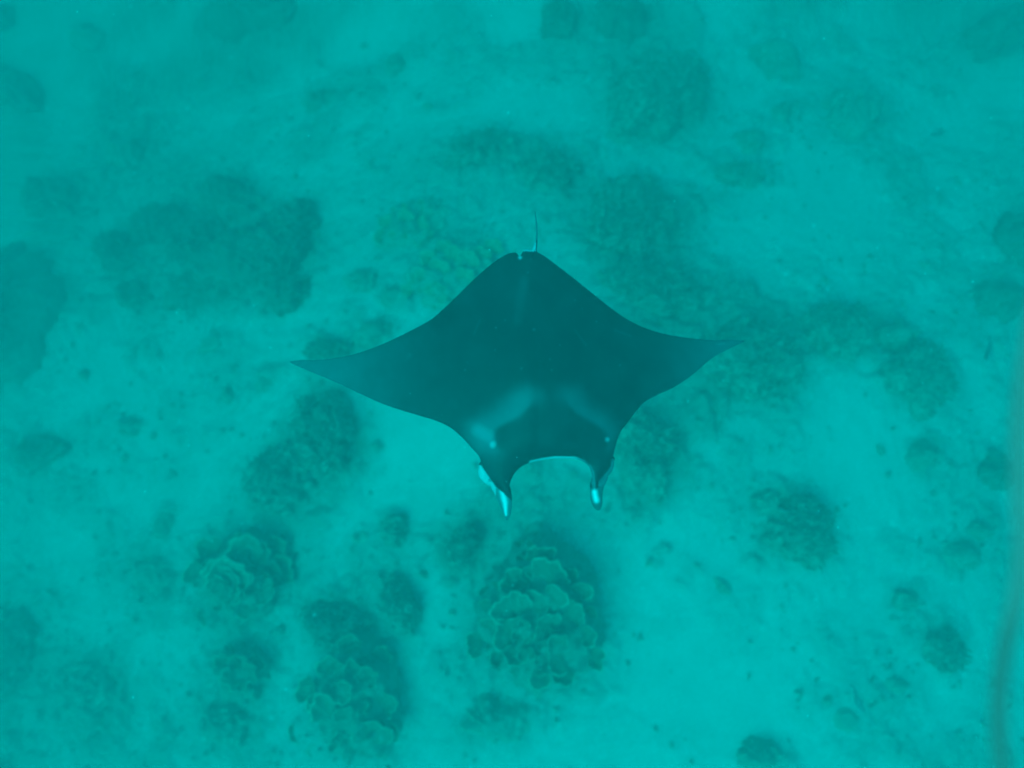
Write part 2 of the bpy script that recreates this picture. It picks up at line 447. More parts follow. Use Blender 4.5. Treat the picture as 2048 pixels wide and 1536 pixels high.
def grid_faces(nu, nv, wrap_v=False):
    i = np.arange(nu - 1)[:, None]
    j = np.arange(nv if wrap_v else nv - 1)[None, :]
    j2 = (j + 1) % nv
    return np.stack(np.broadcast_arrays(i * nv + j, (i + 1) * nv + j, (i + 1) * nv + j2, i * nv + j2), -1).reshape(-1, 4)


# ------------------------------------------------------------------ seabed
def axis(lo, hi, step, far):
    a = np.arange(lo, hi + step / 2, step)
    out, d, p = [], step, hi
    while p < far:
        d *= 1.16
        p += d
        out.append(p)
    inn, d, p = [], step, lo
    while p > -far:
        d *= 1.16
        p -= d
        inn.append(p)
    return np.concatenate([inn[::-1], a, out])


gx, gy = axis(-10.2, 10.2, .034, 120), axis(-7.2, 9.6, .034, 120)
GX, GY = np.meshgrid(gx, gy, indexing='ij')
CV = cover(GX.ravel(), GY.ravel())
GZ = ground_z(GX.ravel(), GY.ravel(), CV)
seabed = link("seabed", mesh_np("seabed", np.stack([GX.ravel(), GY.ravel(), GZ], -1), grid_faces(len(gx), len(gy)), M_SEA, {"cover": CV}),
              kind="structure", label="pale sand seabed with patches of turf and rubble")
zmin = float(GZ.min())

# ------------------------------------------------------------------ the water as one closed box of even haze
HB, HT, HR = zmin - 1.0, CAM_H + 1.0, 128.0
bv = np.array([(x, y, z) for x in (-HR, HR) for y in (-HR, HR) for z in (HB, HT)])
bf = [(0, 1, 3, 2), (4, 6, 7, 5), (0, 4, 5, 1), (2, 3, 7, 6), (0, 2, 6, 4), (1, 5, 7, 3)]
M_WATER = bpy.data.materials.new("sea_water")
M_WATER.use_nodes = True
nt = M_WATER.node_tree
nt.nodes.clear()
out = nt.nodes.new("ShaderNodeOutputMaterial")
pv = nt.nodes.new("ShaderNodeVolumePrincipled")
pv.inputs["Density"].default_value = 0.80
pv.inputs["Color"].default_value = (0.0, 0.0302, 0.0282, 1)
pv.inputs["Absorption Color"].default_value = (0.0, 0.9234, 0.9120, 1)
pv.inputs["Anisotropy"].default_value = 0.3
nt.links.new(pv.outputs[0], out.inputs["Volume"])
haze = link("haze", mesh_np("haze", bv, bf, M_WATER, smooth=False), kind="stuff", label="turquoise sea water filling the scene")


# ------------------------------------------------------------------ coral heads
def dome(rx, ry, rot, H, kind, seed, nr=34, ns=84):
    """local mesh of a lumpy mound, origin at its foot"""
    r = np.linspace(0, 1, nr)[:, None] ** .8
    t = np.linspace(0, 2 * np.pi, ns, endpoint=False)[None, :]
    edge = 1 + .30 * vnoise(np.cos(t) * 1.6 + seed, np.sin(t) * 1.6, seed * .7) + .14 * vnoise(np.cos(t) * 5 + seed, np.sin(t) * 5, 2.2) + .05 * vnoise(np.cos(t) * 14, np.sin(t) * 14 + seed, 3.2)
    R = r * edge
    x, y = R * np.cos(t) * rx, R * np.sin(t) * ry
    c, s = math.cos(rot), math.sin(rot)
    x, y = x * c - y * s, x * s + y * c
    z = H * (np.maximum(1 - r ** 2.3, 0)) ** (1.15 if kind == 'massive' or rx > 1.2 else .95) + 0 * t
    z = z - .25 * (r > .999)
    L = {"massive": (.16, 1.6, .035, 8), "lobed": (.34, 2.6, .06, 10), "branching": (.22, 3.0, .10, 13), "rubble": (.45, 3.2, .12, 11)}[kind]
    damp = np.minimum(1, (1 - r) * 6) * .8 + .2
    n1 = np.abs(fbm(x * L[1] + seed, y * L[1], z * L[1], 3))
    n2 = np.abs(fbm(x * L[3] + seed, y * L[3], z * L[3], 3))
    z = z + damp * (L[0] * n1 * (.4 + H) + L[2] * n2 * 1.2) - damp * .06
    k = 1 + .10 * n2 * (r > .3)
    return x * k, y * k, z


def dome_mesh(name, rx, ry, rot, H, kind, seed, material, base, nr=34, ns=84):
    x, y, z = dome(rx, ry, rot, H, kind, seed, nr, ns)
    V = np.stack([x.ravel(), y.ravel(), z.ravel()], -1)
    # foot of the mound follows the ground under it
    gz = ground_z(V[:, 0] + base[0], V[:, 1] + base[1]) - base[2]
    lift = np.repeat(np.linspace(0, 1, nr) ** .8, ns)
    V[:, 2] += gz * lift ** 2
    dust = sstep(.25, .95, lift) * 1.0 + .08
    return mesh_np(name, V, grid_faces(nr, ns, True), material, {"dust": dust}), V


def branches_mesh(V, n, length, rad, seed, material):
    """many small upright fingers over the mound"""
    g = np.random.default_rng(seed)
    c = V[g.integers(0, len(V) * 9 // 10, n)] + g.normal(0, .02, (n, 3))
    d = c * np.array([.5, .5, 0]) + np.array([0, 0, .55]) + g.normal(0, .28, (n, 3))
    d /= np.linalg.norm(d, axis=1)[:, None]
    u = np.cross(d, [0.3, .9, .1])
    u /= np.linalg.norm(u, axis=1)[:, None]
    v = np.cross(d, u)
    Ls = length * (.6 + .8 * g.random(n))
    Rs = rad * (.7 + .6 * g.random(n))
    k = 5
    vs = []
    for lv, sc in ((-.3, 1.0), (.55, .85), (1.0, .35)):
        for j in range(k):
            a = 2 * math.pi * j / k
            vs.append(c + d * (Ls * lv)[:, None] + (u * math.cos(a) + v * math.sin(a)) * (Rs * sc)[:, None])
    VV = np.stack(vs, 1).reshape(-1, 3)
    f = []
    for lv in (0, 1):
        for j in range(k):
            f.append((lv * k + j, lv * k + (j + 1) % k, (lv + 1) * k + (j + 1) % k, (lv + 1) * k + j))
    f.append((2 * k, 2 * k + 1, 2 * k + 2, 2 * k + 3))
    F = (np.array(f)[None] + (np.arange(n) * 3 * k)[:, None, None]).reshape(-1, 4)
    return mesh_np("branches", VV, F, material)


def coral(name, cat, px, py, rx, ry, rot, H, kind, label, material=None, group=None, fingers=0, nr=34, ns=84):
    base = ground_at(px, py)
    k = (CAM_H - base[2] - H * .5) / FPX
    seed = (px * .013 + py * .029) % 50
    me, V = dome_mesh(name, rx * k, ry * k, math.radians(rot), H, kind, seed, material or M_HEAD, base, nr, ns)
    o = link(name, me, base, label=label, category=cat, group=group)
    if fingers:
        bm_ = branches_mesh(V, fingers, .065, .022, int(px + py), M_BRANCH)
        link("branches", bm_, parent=o, kind="stuff")
    return o, base, k, V


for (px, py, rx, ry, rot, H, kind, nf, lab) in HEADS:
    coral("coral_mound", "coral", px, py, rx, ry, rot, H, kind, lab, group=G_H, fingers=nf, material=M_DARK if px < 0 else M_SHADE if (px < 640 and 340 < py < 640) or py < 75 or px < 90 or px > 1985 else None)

# small lumps nothing tells apart
SM = [(1298, 1126, 12, 7), (1690, 1440, 26, 22), (1795, 1372, 18, 22), (1652, 1400, 15, 10), (752, 893, 13, 12), (530, 768, 22, 16), (455, 792, 18, 14),
      (420, 690, 26, 18), (592, 355, 14, 10), (740, 330, 14, 8), (860, 215, 14, 9), (730, 92, 14, 9), (400, 160, 12, 7), (250, 915, 12, 9), (310, 870, 12, 8), (160, 655, 14, 10), (170, 750, 14, 9), (180, 545, 14, 8),
      (1760, 900, 12, 9), (1850, 530, 12, 12), (1740, 515, 12, 8), (1650, 560, 12, 9), (1880, 265, 14, 6), (720, 1075, 12, 20), (850, 1150, 12, 9), (905, 1225, 9, 7), (270, 1240, 12, 8), (560, 1260, 14, 10),
      (1675, 1021, 11, 8), (1445, 1175, 24, 10), (1340, 545, 16, 12)]
MARKS = [(1312, 205, "largest rounded coral mound"), (1548, 122, "oval dark mound near the top"), (505, 20, "wide mound at the top"), (175, 75, "lone oval mound in the upper left"),
         (500, 520, "large left reef"), (650, 865, "rugged coral column"), (560, 960, "two-humped coral mound"), (1260, 440, "rugged coral bank by the tail"), (1500, 715, "right wing tip reef"),
         (1830, 752, "knobbed mound at the right"), (1598, 1068, "solitary dark knobbed mound"), (1882, 1300, "square-shouldered pale mound"), (1515, 1508, "ring-like bottom mound"),
         (1072, 1228, "great plate coral"), (488, 1145, "rosette plate coral"), (705, 1398, "lower plate coral"), (482, 1340, "small plate coral"), (175, 1385, "rounded lower left mound"),
         (-15, 640, "darkest mound at the left"), (960, 300, "ragged bank above the tail"), (1700, 230, "hazy patch in the upper right"), (2000, 600, "rounded mound at the right edge"),
         (815, 450, "faint plate coral patch"), (40, 185, "wedge-shaped lump at the left edge"), (580, 722, "manta's left wing tip"), (1720, 1400, "slim lower right fish")]
DIRS = ["right of", "above right of", "above", "above left of", "left of", "below left of", "below", "below right of"]
seen = {}
for k, (px, py, rx, ry) in enumerate(SM):
    if 600 < px < 1480 and 520 < py < 990 and not (py > 880 and px < 900):
        continue
    mx, my, mn = min(MARKS, key=lambda q: math.hypot(q[0] - px, q[1] - py))
    dr = DIRS[int(round(math.degrees(math.atan2(my - py, px - mx)) / 45)) % 8]
    size = "tiny" if rx < 7.5 else "small" if rx < 13 else "larger"
    lab = f"{size} dark coral lump {dr} the {mn}"
    near = math.hypot(px - mx, py - my)
    if lab in seen:
        lab = lab.replace("dark coral lump", "dark coral lump, %s one," % ("farther" if near > seen[lab] else "nearer"))
    seen[lab] = near
    coral("coral_lump", "coral lump", px, py, rx, ry, random.uniform(0, 180), random.uniform(.02, .04) + rx * .004, "lobed",
          lab, material=M_ROCK, group="small dark lumps strewn over the sand", nr=9, ns=16)


# ------------------------------------------------------------------ plate corals: whorls of thin upright-curling plates
def plate_mesh(R, sweep, seed, lift, material, r0=.15, nr=9, thick=.016):
    ns = max(14, int(R * sweep * 26))
    rr = np.linspace(0, 1, nr)[:, None]
    tt = np.linspace(-sweep / 2, sweep / 2, ns)[None, :]
    e = np.abs(tt) / (sweep / 2)
    edge = (1 - .30 * e ** 4) * (1 + .06 * np.sin(tt * 5 + seed) + .16 * vnoise(tt * 2.2 + seed, seed * 1.3) + .09 * vnoise(tt * 6.5 + seed, seed * .6) + .03 * np.sin(tt * 13 + seed * 2))
    r = R * (r0 + (1 - r0) * rr) * edge
    x, y = r * np.cos(tt), r * np.sin(tt)
    z = 1.15 * lift * (rr ** 2.0) * (1 - .35 * e ** 2) + .02 * np.sin(tt * 9 + seed) * rr + .016 * np.sin(r * 60)
    top = np.stack([x, y, z], -1).reshape(-1, 3)
    bot = top.copy()
    bot[:, 2] -= thick + .03 * (1 - np.repeat(rr.ravel(), ns))
    bot[:, :2] *= .985
    V = np.concatenate([top, bot])
    F = grid_faces(nr, ns)
    n = nr * ns
    Fb = F[:, ::-1] + n
    loop = [i for i in range(ns)] + [k * ns + ns - 1 for k in range(1, nr)] + [(nr - 1) * ns + i for i in range(ns - 2, -1, -1)] + [k * ns for k in range(nr - 2, 0, -1)]
    side = np.array([(a, bb, bb + n, a + n) for a, bb in zip(loop, loop[1:] + loop[:1])])
    rim = np.repeat(sstep(.86, .96, rr.ravel()), ns)
    return mesh_np("plate", V, np.concatenate([F, Fb, side]), material, {"rim": np.concatenate([rim, rim])})


def plate_coral(px, py, rx, ry, rot, H, label, plates, material=M_PLATE, lift=.16, kind="lobed", base_mat=None):
    base_mat = base_mat or M_BASE
    o, base, k, V = coral("plate_coral", "coral", px, py, rx, ry, rot, H, kind, label, group="plate corals of whorled leaves", material=base_mat)
    c, s = math.cos(math.radians(rot)), math.sin(math.radians(rot))
    g2 = np.random.default_rng(int(px * 7 + py))
    extra = []
    for _ in range(int(len(plates) * 1.1)):                # smaller broken leaves between the big ones
        an_, q_ = g2.uniform(0, 6.28), g2.uniform(.1, .95) ** .6
        extra.append((px + rx * q_ * math.cos(an_) * .95, py + ry * q_ * math.sin(an_) * .95, g2.uniform(8, 17), g2.uniform(20, 160), g2.uniform(110, 200)))
    for i, (cx, cy, r, d, sw) in enumerate(list(plates) + extra):
        z = base[2] + H * .8
        for _ in range(4):                      # find the mound's own height under this plate
            p = at(cx, cy, z)
            lx, ly = p[0] - base[0], p[1] - base[1]
            q = np.argmin((V[:, 0] - lx) ** 2 + (V[:, 1] - ly) ** 2)
            z = base[2] + V[q, 2] + .02
        p = at(cx, cy, z)
        R = r * (CAM_H - z) / FPX
        me = plate_mesh(R, math.radians(sw), i * 1.7 + px, lift * (.5 + R * 1.3), material)
        q = link("plate", me, (p[0] - base[0], p[1] - base[1], p[2] - base[2]), o)
        q.rotation_euler = (math.radians(random.uniform(-6, 6)), math.radians(random.uniform(-6, 6)), math.radians(d))
    return o


plate_coral(1072, 1228, 118, 150, 8, .85, "great plate coral with curling pale-rimmed leaves, below the manta's mouth", [
    (1040, 1092, 14, 90, 200), (1075, 1128, 40, 85, 150), (1088, 1168, 54, 65, 130), (1035, 1182, 42, 110, 150), (1030, 1228, 44, 122, 190), (1066, 1224, 40, 75, 160), (1024, 1230, 17, 100, 190),
    (1028, 1274, 44, 100, 240), (1040, 1277, 21, 70, 220), (1030, 1303, 24, 230, 230), (1008, 1354, 27, 85, 200), (965, 1282, 32, 180, 180), (968, 1222, 25, 45, 160), (974, 1260, 24, 60, 160),
    (960, 1312, 14, 0, 220), (940, 1348, 40, 60, 150), (1100, 1258, 32, 110, 160), (1127, 1312, 32, 200, 160), (1140, 1245, 36, 80, 170), (1155, 1188, 28, 55, 170), (1176, 1228, 18, 50, 200),
    (1166, 1272, 24, 5, 190), (1056, 1306, 16, 30, 200), (1128, 1332, 30, 255, 150), (1116, 1290, 24, 100, 200), (1100, 1200, 34, 40, 150), (1130, 1160, 28, 50, 150), (1060, 1150, 22, 130, 160),
    (1000, 1316, 18, 190, 180), (1080, 1345, 26, 280, 180), (1180, 1310, 26, 340, 170), (1050, 1250, 12, 90, 240)], lift=.2)
plate_coral(488, 1145, 104, 92, -15, .8, "rosette plate coral of tight concentric whorls, in the lower left quarter", [
    (438, 1182, 16, 80, 250), (438, 1182, 28, 60, 230), (438, 1184, 38, 45, 210), (440, 1184, 48, 50, 190), (442, 1184, 58, 55, 170), (440, 1186, 70, 70, 130),
    (508, 1118, 14, 90, 220), (508, 1124, 26, 85, 190), (508, 1130, 38, 85, 170), (506, 1134, 50, 95, 150), (500, 1140, 66, 110, 120), (540, 1150, 28, 10, 190), (545, 1145, 42, 20, 160),
    (520, 1180, 30, -30, 180), (490, 1210, 26, -70, 170), (420, 1225, 22, 230, 160), (400, 1150, 30, 150, 150), (430, 1110, 36, 130, 140), (550, 1100, 26, 50, 170), (575, 1140, 18, 10, 180)], lift=.13)
plate_coral(705, 1398, 92, 120, 5, .75, "lower plate coral with broad yellowish leaves and a dark hollow, near the bottom edge", [
    (665, 1345, 32, 95, 220), (678, 1378, 27, -20, 210), (735, 1358, 23, 65, 290), (702, 1350, 28, 65, 180), (665, 1442, 54, 128, 90), (762, 1412, 30, 40, 190), (742, 1490, 48, 85, 150),
    (655, 1512, 40, 90, 170), (775, 1468, 26, 50, 170), (620, 1375, 22, 110, 180), (620, 1398, 26, 120, 160), (650, 1400, 30, 200, 150), (720, 1400, 24, 280, 170), (690, 1440, 24, 100, 170),
    (760, 1320, 26, 60, 160), (700, 1300, 30, 90, 150), (610, 1460, 24, 190, 160), (700, 1520, 26, 60, 160)], material=M_PLATE, lift=.16)
plate_coral(482, 1340, 60, 50, -20, .45, "small plate coral with a few upright leaves, between the rosette and the bottom edge", [
    (478, 1335, 24, 80, 200), (492, 1345, 22, 20, 200), (465, 1350, 20, 190, 180), (510, 1330, 22, 30, 170), (480, 1362, 20, 260, 170), (450, 1325, 20, 130, 170)], lift=.12)
plate_coral(905, 560, 108, 70, -32, .28, "flat pale greenish plate corals along the rear edge of the manta's left wing", [
    (870, 592, 30, 60, 220), (848, 560, 24, 100, 200), (880, 545, 26, 80, 190), (905, 520, 26, 60, 200), (935, 530, 30, 90, 200), (925, 560, 26, 50, 190), (850, 620, 24, 120, 180), (890, 500, 20, 110, 190),
    (960, 520, 26, 80, 180), (985, 505, 28, 90, 190), (1010, 500, 22, 80, 200), (825, 585, 22, 140, 190), (860, 520, 22, 130, 190)], material=M_PLATE2, lift=.07, kind="rubble", base_mat=M_ROCK)
plate_coral(815, 450, 84, 56, 20, .2, "faint low plate coral patch upper left of the flat greenish plates", [
    (780, 450, 24, 120, 180), (812, 440, 22, 90, 190), (835, 455, 24, 60, 190), (800, 475, 24, 110, 180), (850, 430, 20, 70, 180), (765, 475, 20, 160, 180), (830, 485, 22, 40, 180)],
    material=M_PLATE2, lift=.05, kind="rubble", base_mat=M_ROCK)

# rubble crumbs too many to count
g = np.random.default_rng(5)
n = 9000
qx, qy = g.uniform(-10, 10, n), g.uniform(-7, 10, n)
cvq = cover(qx, qy)
keep = g.random(n) < (.04 + cvq)
qx, qy, cvq = qx[keep], qy[keep], cvq[keep]
qz = ground_z(qx, qy, cvq)
n = len(qx)
ico = np.array([(0, 0, 1), (.9, 0, .2), (-.45, .78, .25), (-.45, -.78, .2), (0, 0, -.8)])
icf = np.array([(0, 1, 2), (0, 2, 3), (0, 3, 1), (4, 2, 1), (4, 3, 2), (4, 1, 3)])
sz = (.02 + .055 * g.random(n) ** 2)[:, None, None]
an = g.uniform(0, 6.28, n)
P = (ico[None] + g.normal(0, .22, (n, 5, 3))) * sz * np.array([1.2, .9, .9])
Px = P[..., 0] * np.cos(an)[:, None] - P[..., 1] * np.sin(an)[:, None] + qx[:, None]
Py = P[..., 0] * np.sin(an)[:, None] + P[..., 1] * np.cos(an)[:, None] + qy[:, None]
Pz = P[..., 2] + (qz + .01)[:, None]
link("rubble", mesh_np("rubble", np.stack([Px, Py, Pz], -1).reshape(-1, 3), (icf[None] + (np.arange(n) * 5)[:, None, None]).reshape(-1, 3), M_CRUMB, smooth=False),
     kind="stuff", label="fine coral rubble crumbs spread over the seabed")

# ------------------------------------------------------------------ the manta ray
ZM = CAM_H - 5.45          # height of its back


def interp(pts, x):
    """monotone cubic through px,py pairs sorted by x"""
    X, Y = np.array(pts, float).T
    h = np.diff(X)
    d = np.diff(Y) / h
    m = np.zeros(len(X))
    for i in range(1, len(X) - 1):
        if d[i - 1] * d[i] > 0:
            w1, w2 = 2 * h[i] + h[i - 1], h[i] + 2 * h[i - 1]
            m[i] = (w1 + w2) / (w1 / d[i - 1] + w2 / d[i])
    m[0], m[-1] = d[0], d[-1]
    i = np.clip(np.searchsorted(X, x) - 1, 0, len(X) - 2)
    t = (x - X[i]) / h[i]
    return (2 * t ** 3 - 3 * t ** 2 + 1) * Y[i] + (t ** 3 - 2 * t ** 2 + t) * h[i] * m[i] + (-2 * t ** 3 + 3 * t ** 2) * Y[i + 1] + (t ** 3 - t ** 2) * h[i] * m[i + 1]


REAR = [(579, 722), (600, 720), (640, 719), (685, 713), (725, 703), (765, 688), (800, 672), (830, 657), (862, 639), (890, 615), (915, 591), (940, 566), (965, 543), (990, 523), (1005, 513), (1018, 507),
        (1030, 505), (1034, 507), (1039, 513), (1044, 506), (1048, 500), (1054, 499), (1068, 502), (1085, 510), (1110, 528), (1145, 555), (1180, 583), (1215, 611), (1250, 636), (1290, 656), (1330, 668),
        (1380, 676), (1430, 680), (1465, 679), (1491, 681)]
FRONT = [(579, 724), (586, 729), (600, 735), (640, 752), (680, 769), (720, 788), (760, 806), (800, 820), (840, 832), (875, 843), (900, 855), (925, 876), (945, 898), (958, 913), (964, 930), (972, 948),
         (990, 968), (1003, 978), (1016, 990), (1019, 972), (1023, 958), (1033, 942), (1045, 932), (1058, 926), (1080, 921), (1110, 917), (1140, 917), (1158, 920), (1170, 926), (1179, 936), (1184, 952),
         (1186, 972), (1189, 980), (1197, 967), (1210, 950), (1221, 937), (1227, 910), (1233, 886), (1241, 864), (1253, 848), (1268, 828), (1287, 806), (1315, 790), (1346, 776), (1370, 761), (1391, 745),
         (1427, 715), (1455, 700), (1482, 687), (1491, 683)]


def mid_z(px):
    """the wings sink towards their tips"""
    a = np.clip((1075 - px) / 496, 0, 1)
    b_ = np.clip((px - 1090) / 400, 0, 1)
    return ZM - .62 * a ** 2.2 - .55 * b_ ** 2.0 + .05 * np.sin(a * 5)


xs = np.concatenate([np.linspace(579.3, 950, 300), np.linspace(950.8, 1270, 400)[0:], np.linspace(1271, 1490.7, 180)])
nv = 56
vv = (1 - np.cos(np.linspace(0, np.pi, nv))) / 2          # 0 rear edge .. 1 front edge
yr, yf = interp(REAR, xs), interp(FRONT, xs)
PX = np.repeat(xs[:, None], nv, 1)
PY = yr[:, None] + (yf - yr)[:, None] * vv[None]
ZC = mid_z(PX)


def seg_dist(x, y, pts):
    best = np.full(x.shape, 1e9)
    for (ax, ay), (bx, by) in zip(pts, pts[1:]):
        vx, vy = bx - ax, by - ay
        t = np.clip(((x - ax) * vx + (y - ay) * vy) / (vx * vx + vy * vy), 0, 1)
        best = np.minimum(best, np.hypot(x - ax - t * vx, y - ay - t * vy))
    return best


ED = seg_dist(PX, PY, list(zip(xs[::6], yr[::6])) + [(xs[-1], yr[-1])])
ED = np.minimum(ED, seg_dist(PX, PY, list(zip(xs[::6], yf[::6])) + [(xs[-1], yf[-1])]))
HT_ = .010 + .155 * np.exp(-((PX - 1088) / 120) ** 2 - ((PY - 770) / 190) ** 2) + .055 * np.exp(-((PX - 1083) / 270) ** 2 - ((PY - 710) / 150) ** 2) + .05 * np.exp(-((PX - 1095) / 110) ** 2 - ((PY - 900) / 60) ** 2)
TH = HT_ * (1 - np.exp(-ED / 22.0)) ** .6
base_pts = at(PX, PY, ZC)
top = base_pts.copy()
bot = base_pts.copy()
top[..., 2] += TH * 1.0 + .005
bot[..., 2] -= TH * .85 + .005
nx = len(xs)
F = grid_faces(nx, nv)
nn = nx * nv
lp = [i for i in range(nv)] + [k * nv + nv - 1 for k in range(1, nx)] + [(nx - 1) * nv + i for i in range(nv - 2, -1, -1)] + [k * nv for k in range(nx - 2, 0, -1)]
side = np.array([(a, b2, b2 + nn, a + nn) for a, b2 in zip(lp, lp[1:] + lp[:1])])
MV = [np.concatenate([top.reshape(-1, 3), bot.reshape(-1, 3)])]
MF = [np.concatenate([F[:, ::-1], F + nn, side])]
off = 2 * nn


def tube(path, wids, thks, side_dir, ns=20, sub=26):
    """closed tapered limb along a path of world points; width lies along side_dir"""
    global off
    path = np.array(path, float)
    t = np.linspace(0, 1, len(path))
    q = np.linspace(0, 1, sub)

    def cr(Y):
        Y = np.array(Y, float).reshape(len(path), -1)
        o = np.zeros((sub, Y.shape[1]))
        for j in range(Y.shape[1]):
            o[:, j] = np.interp(q, t, Y[:, j])
        for _ in range(3):
            o[1:-1] = (o[:-2] + 2 * o[1:-1] + o[2:]) / 4
        return o
    Pp, W, T = cr(path), cr(wids)[:, 0], cr(thks)[:, 0]
    d = np.gradient(Pp, axis=0)
    d /= np.linalg.norm(d, axis=1)[:, None]
    s = np.array(side_dir, float)[None] - d * (d @ np.array(side_dir, float))[:, None]
    s /= np.linalg.norm(s, axis=1)[:, None]
    nrm = np.cross(s, d)
    a = np.linspace(0, 2 * np.pi, ns, endpoint=False)
    V = Pp[:, None] + s[:, None] * (W[:, None] * np.cos(a))[..., None] + nrm[:, None] * (T[:, None] * np.sin(a))[..., None]
    V = np.concatenate([V.reshape(-1, 3), Pp[:1], Pp[-1:]])
    n0 = sub * ns
    Fq = grid_faces(sub, ns, True)
    caps = [(n0, j, (j + 1) % ns, n0) for j in range(ns)]
    MV.append(V)
    MF.append(Fq + off)
    c1 = np.array([(n0, (j + 1) % ns, j) for j in range(ns)]) + off
    c2 = np.array([(n0 + 1, (sub - 1) * ns + j, (sub - 1) * ns + (j + 1) % ns) for j in range(ns)]) + off
    MT.append(c1)
    MT.append(c2)
    off += len(V)


MT = []
zt = ZM
# tail
tp = [(1066, 520, 0), (1069, 500, .0), (1073, 484, -.03), (1074, 466, -.05), (1073, 446, -.06), (1070, 422, -.08)]
tube([at(a, b_, zt + c_) for a, b_, c_ in tp], [.035, .020, .010, .0085, .008, .006], [.03, .02, .010, .0085, .008, .006], (1, 0, 0), 12, 40)
# left cephalic fin: rolled, hanging down and forward, its pale face up
tp = [(992, 955, -.02), (1002, 975, -.07), (1008, 992, -.18), (1012, 1010, -.30), (1014, 1027, -.42), (1014, 1040, -.52)]
tube([at(a, b_, zt + c_) for a, b_, c_ in tp], [.07, .075, .066, .052, .036, .010], [.05, .04, .03, .024, .018, .008], (1, 0, .15), 20, 40)
# right cephalic fin
tp = [(1203, 950, -.11), (1195, 966, -.10), (1193, 982, -.18), (1193, 998, -.30), (1195, 1010, -.40), (1197, 1019, -.48)]
tube([at(a, b_, zt + c_) for a, b_, c_ in tp], [.06, .06, .052, .050, .044, .018], [.03, .04, .03, .028, .024, .012], (1, 0, -.1), 20, 40)
# pale base of the left fin showing outside the head, and of the right one
tp = [(965, 925, -.05), (973, 943, -.09), (984, 957, -.13), (996, 970, -.16)]
tube([at(a, b_, zt + c_) for a, b_, c_ in tp], [.03, .075, .07, .03], [.03, .05, .05, .03], (1, .4, 0), 16, 24)
tp = [(1224, 915, -.05), (1219, 932, -.09), (1210, 946, -.12), (1201, 960, -.15)]
tube([at(a, b_, zt + c_) for a, b_, c_ in tp], [.02, .038, .038, .02], [.03, .05, .05, .03], (1, -.4, 0), 16, 24)

raw = bpy.data.meshes.new("raw")
quads = np.concatenate(MF).tolist()
tris = np.concatenate(MT).tolist()
raw.from_pydata(np.concatenate(MV).tolist(), [], quads + tris)
tmp = bpy.data.objects.new("raw", raw)
COL.objects.link(tmp)
rm = tmp.modifiers.new("r", 'REMESH')
rm.mode = 'VOXEL'
rm.voxel_size = .0065
sm = tmp.modifiers.new("s", 'SMOOTH')
sm.factor = .5
sm.iterations = 3
dg = bpy.context.evaluated_depsgraph_get()
skin = bpy.data.meshes.new_from_object(tmp.evaluated_get(dg))
bpy.data.objects.remove(tmp)
bpy.data.meshes.remove(raw)
skin.name = "manta_ray"
nvv = len(skin.vertices)
co = np.empty(nvv * 3, np.float32)
skin.vertices.foreach_get("co", co)
co = co.reshape(-1, 3).astype(float)
no = np.empty(nvv * 3, np.float32)
skin.vertex_normals.foreach_get("vector", no)
no = no.reshape(-1, 3)
ux, uy = to_px(co)


up = no[:, 2] > -.05
# pigment: 0 black back, 1 white
pig = np.zeros(nvv)
wob = 6 * fbm(ux * .02, uy * .02, 1.0, 3)
dl = seg_dist(ux + wob, uy + wob, [(1052, 806), (1030, 832), (990, 850), (962, 868), (972, 885)])
dr = seg_dist(ux + wob, uy + wob, [(1138, 800), (1160, 828), (1195, 850), (1212, 870)])
pig = np.maximum(pig, .07 * sstep(56, 0, dl))
pig = np.maximum(pig, .048 * sstep(48, 2, dr))
pig = np.maximum(pig, .115 * sstep(34, 2, seg_dist(ux, uy, [(958, 862), (980, 874)])))
# dark saddle of the head cuts the patches off sharply
head = sstep(9, -7, seg_dist(ux, uy, [(1015, 875), (1058, 854), (1082, 828), (1100, 775), (1114, 826), (1140, 850), (1190, 880)]) - 26 - 0 * ux)
pig *= 1 - .9 * head * sstep(785, 822, uy)
pig = np.maximum(pig, .24 * sstep(12, 0, np.hypot((ux - 985), (uy - 889) * .8)))
pig = np.maximum(pig, .20 * sstep(8, 1, np.hypot(ux - 1215, uy - 879)))
# faint streak behind the shoulders, a few pale freckles and scratches
pig = np.maximum(pig, .014 * sstep(16, 2, seg_dist(ux, uy, [(1050, 560), (1040, 600), (1036, 640)])))
for fx, fy, fr2 in [(1068, 659, 5), (1043, 737, 4), (1193, 643, 3), (1100, 718, 3), (1150, 600, 2.5), (990, 700, 3), (1010, 640, 2.5), (1240, 730, 3), (1120, 690, 2.5), (930, 740, 3), (1056, 545, 3)]:
    pig = np.maximum(pig, .05 * sstep(fr2, fr2 * .3, np.hypot(ux - fx, uy - fy)))
for l2 in ([(1150, 660), (1172, 690)], [(960, 640), (948, 668)], [(1230, 660), (1262, 672)]):
    pig = np.maximum(pig, .018 * sstep(3.5, .5, seg_dist(ux, uy, l2)))
# water veil and modelling painted in: greyer to tips and margins, faintly mottled
tipg = .007 * sstep(60, 330, np.hypot(ux - 1085, (uy - 730) * 1.25)) + .006 * fbm(ux * .03, uy * .03, 2.0, 4) + .062 * sstep(920, 620, ux) ** 1.3 + .06 * sstep(1270, 1470, ux) ** 1.3
pig = pig + tipg
# pale curled edge inside the right tip
pig = np.maximum(pig, .10 * sstep(5, 0, seg_dist(ux, uy, [(1432, 689), (1450, 687)])))
# inner edge of the right fin root
pig = np.maximum(pig, .10 * sstep(6, 1, seg_dist(ux, uy, [(1178, 932), (1185, 945), (1188, 976)])))
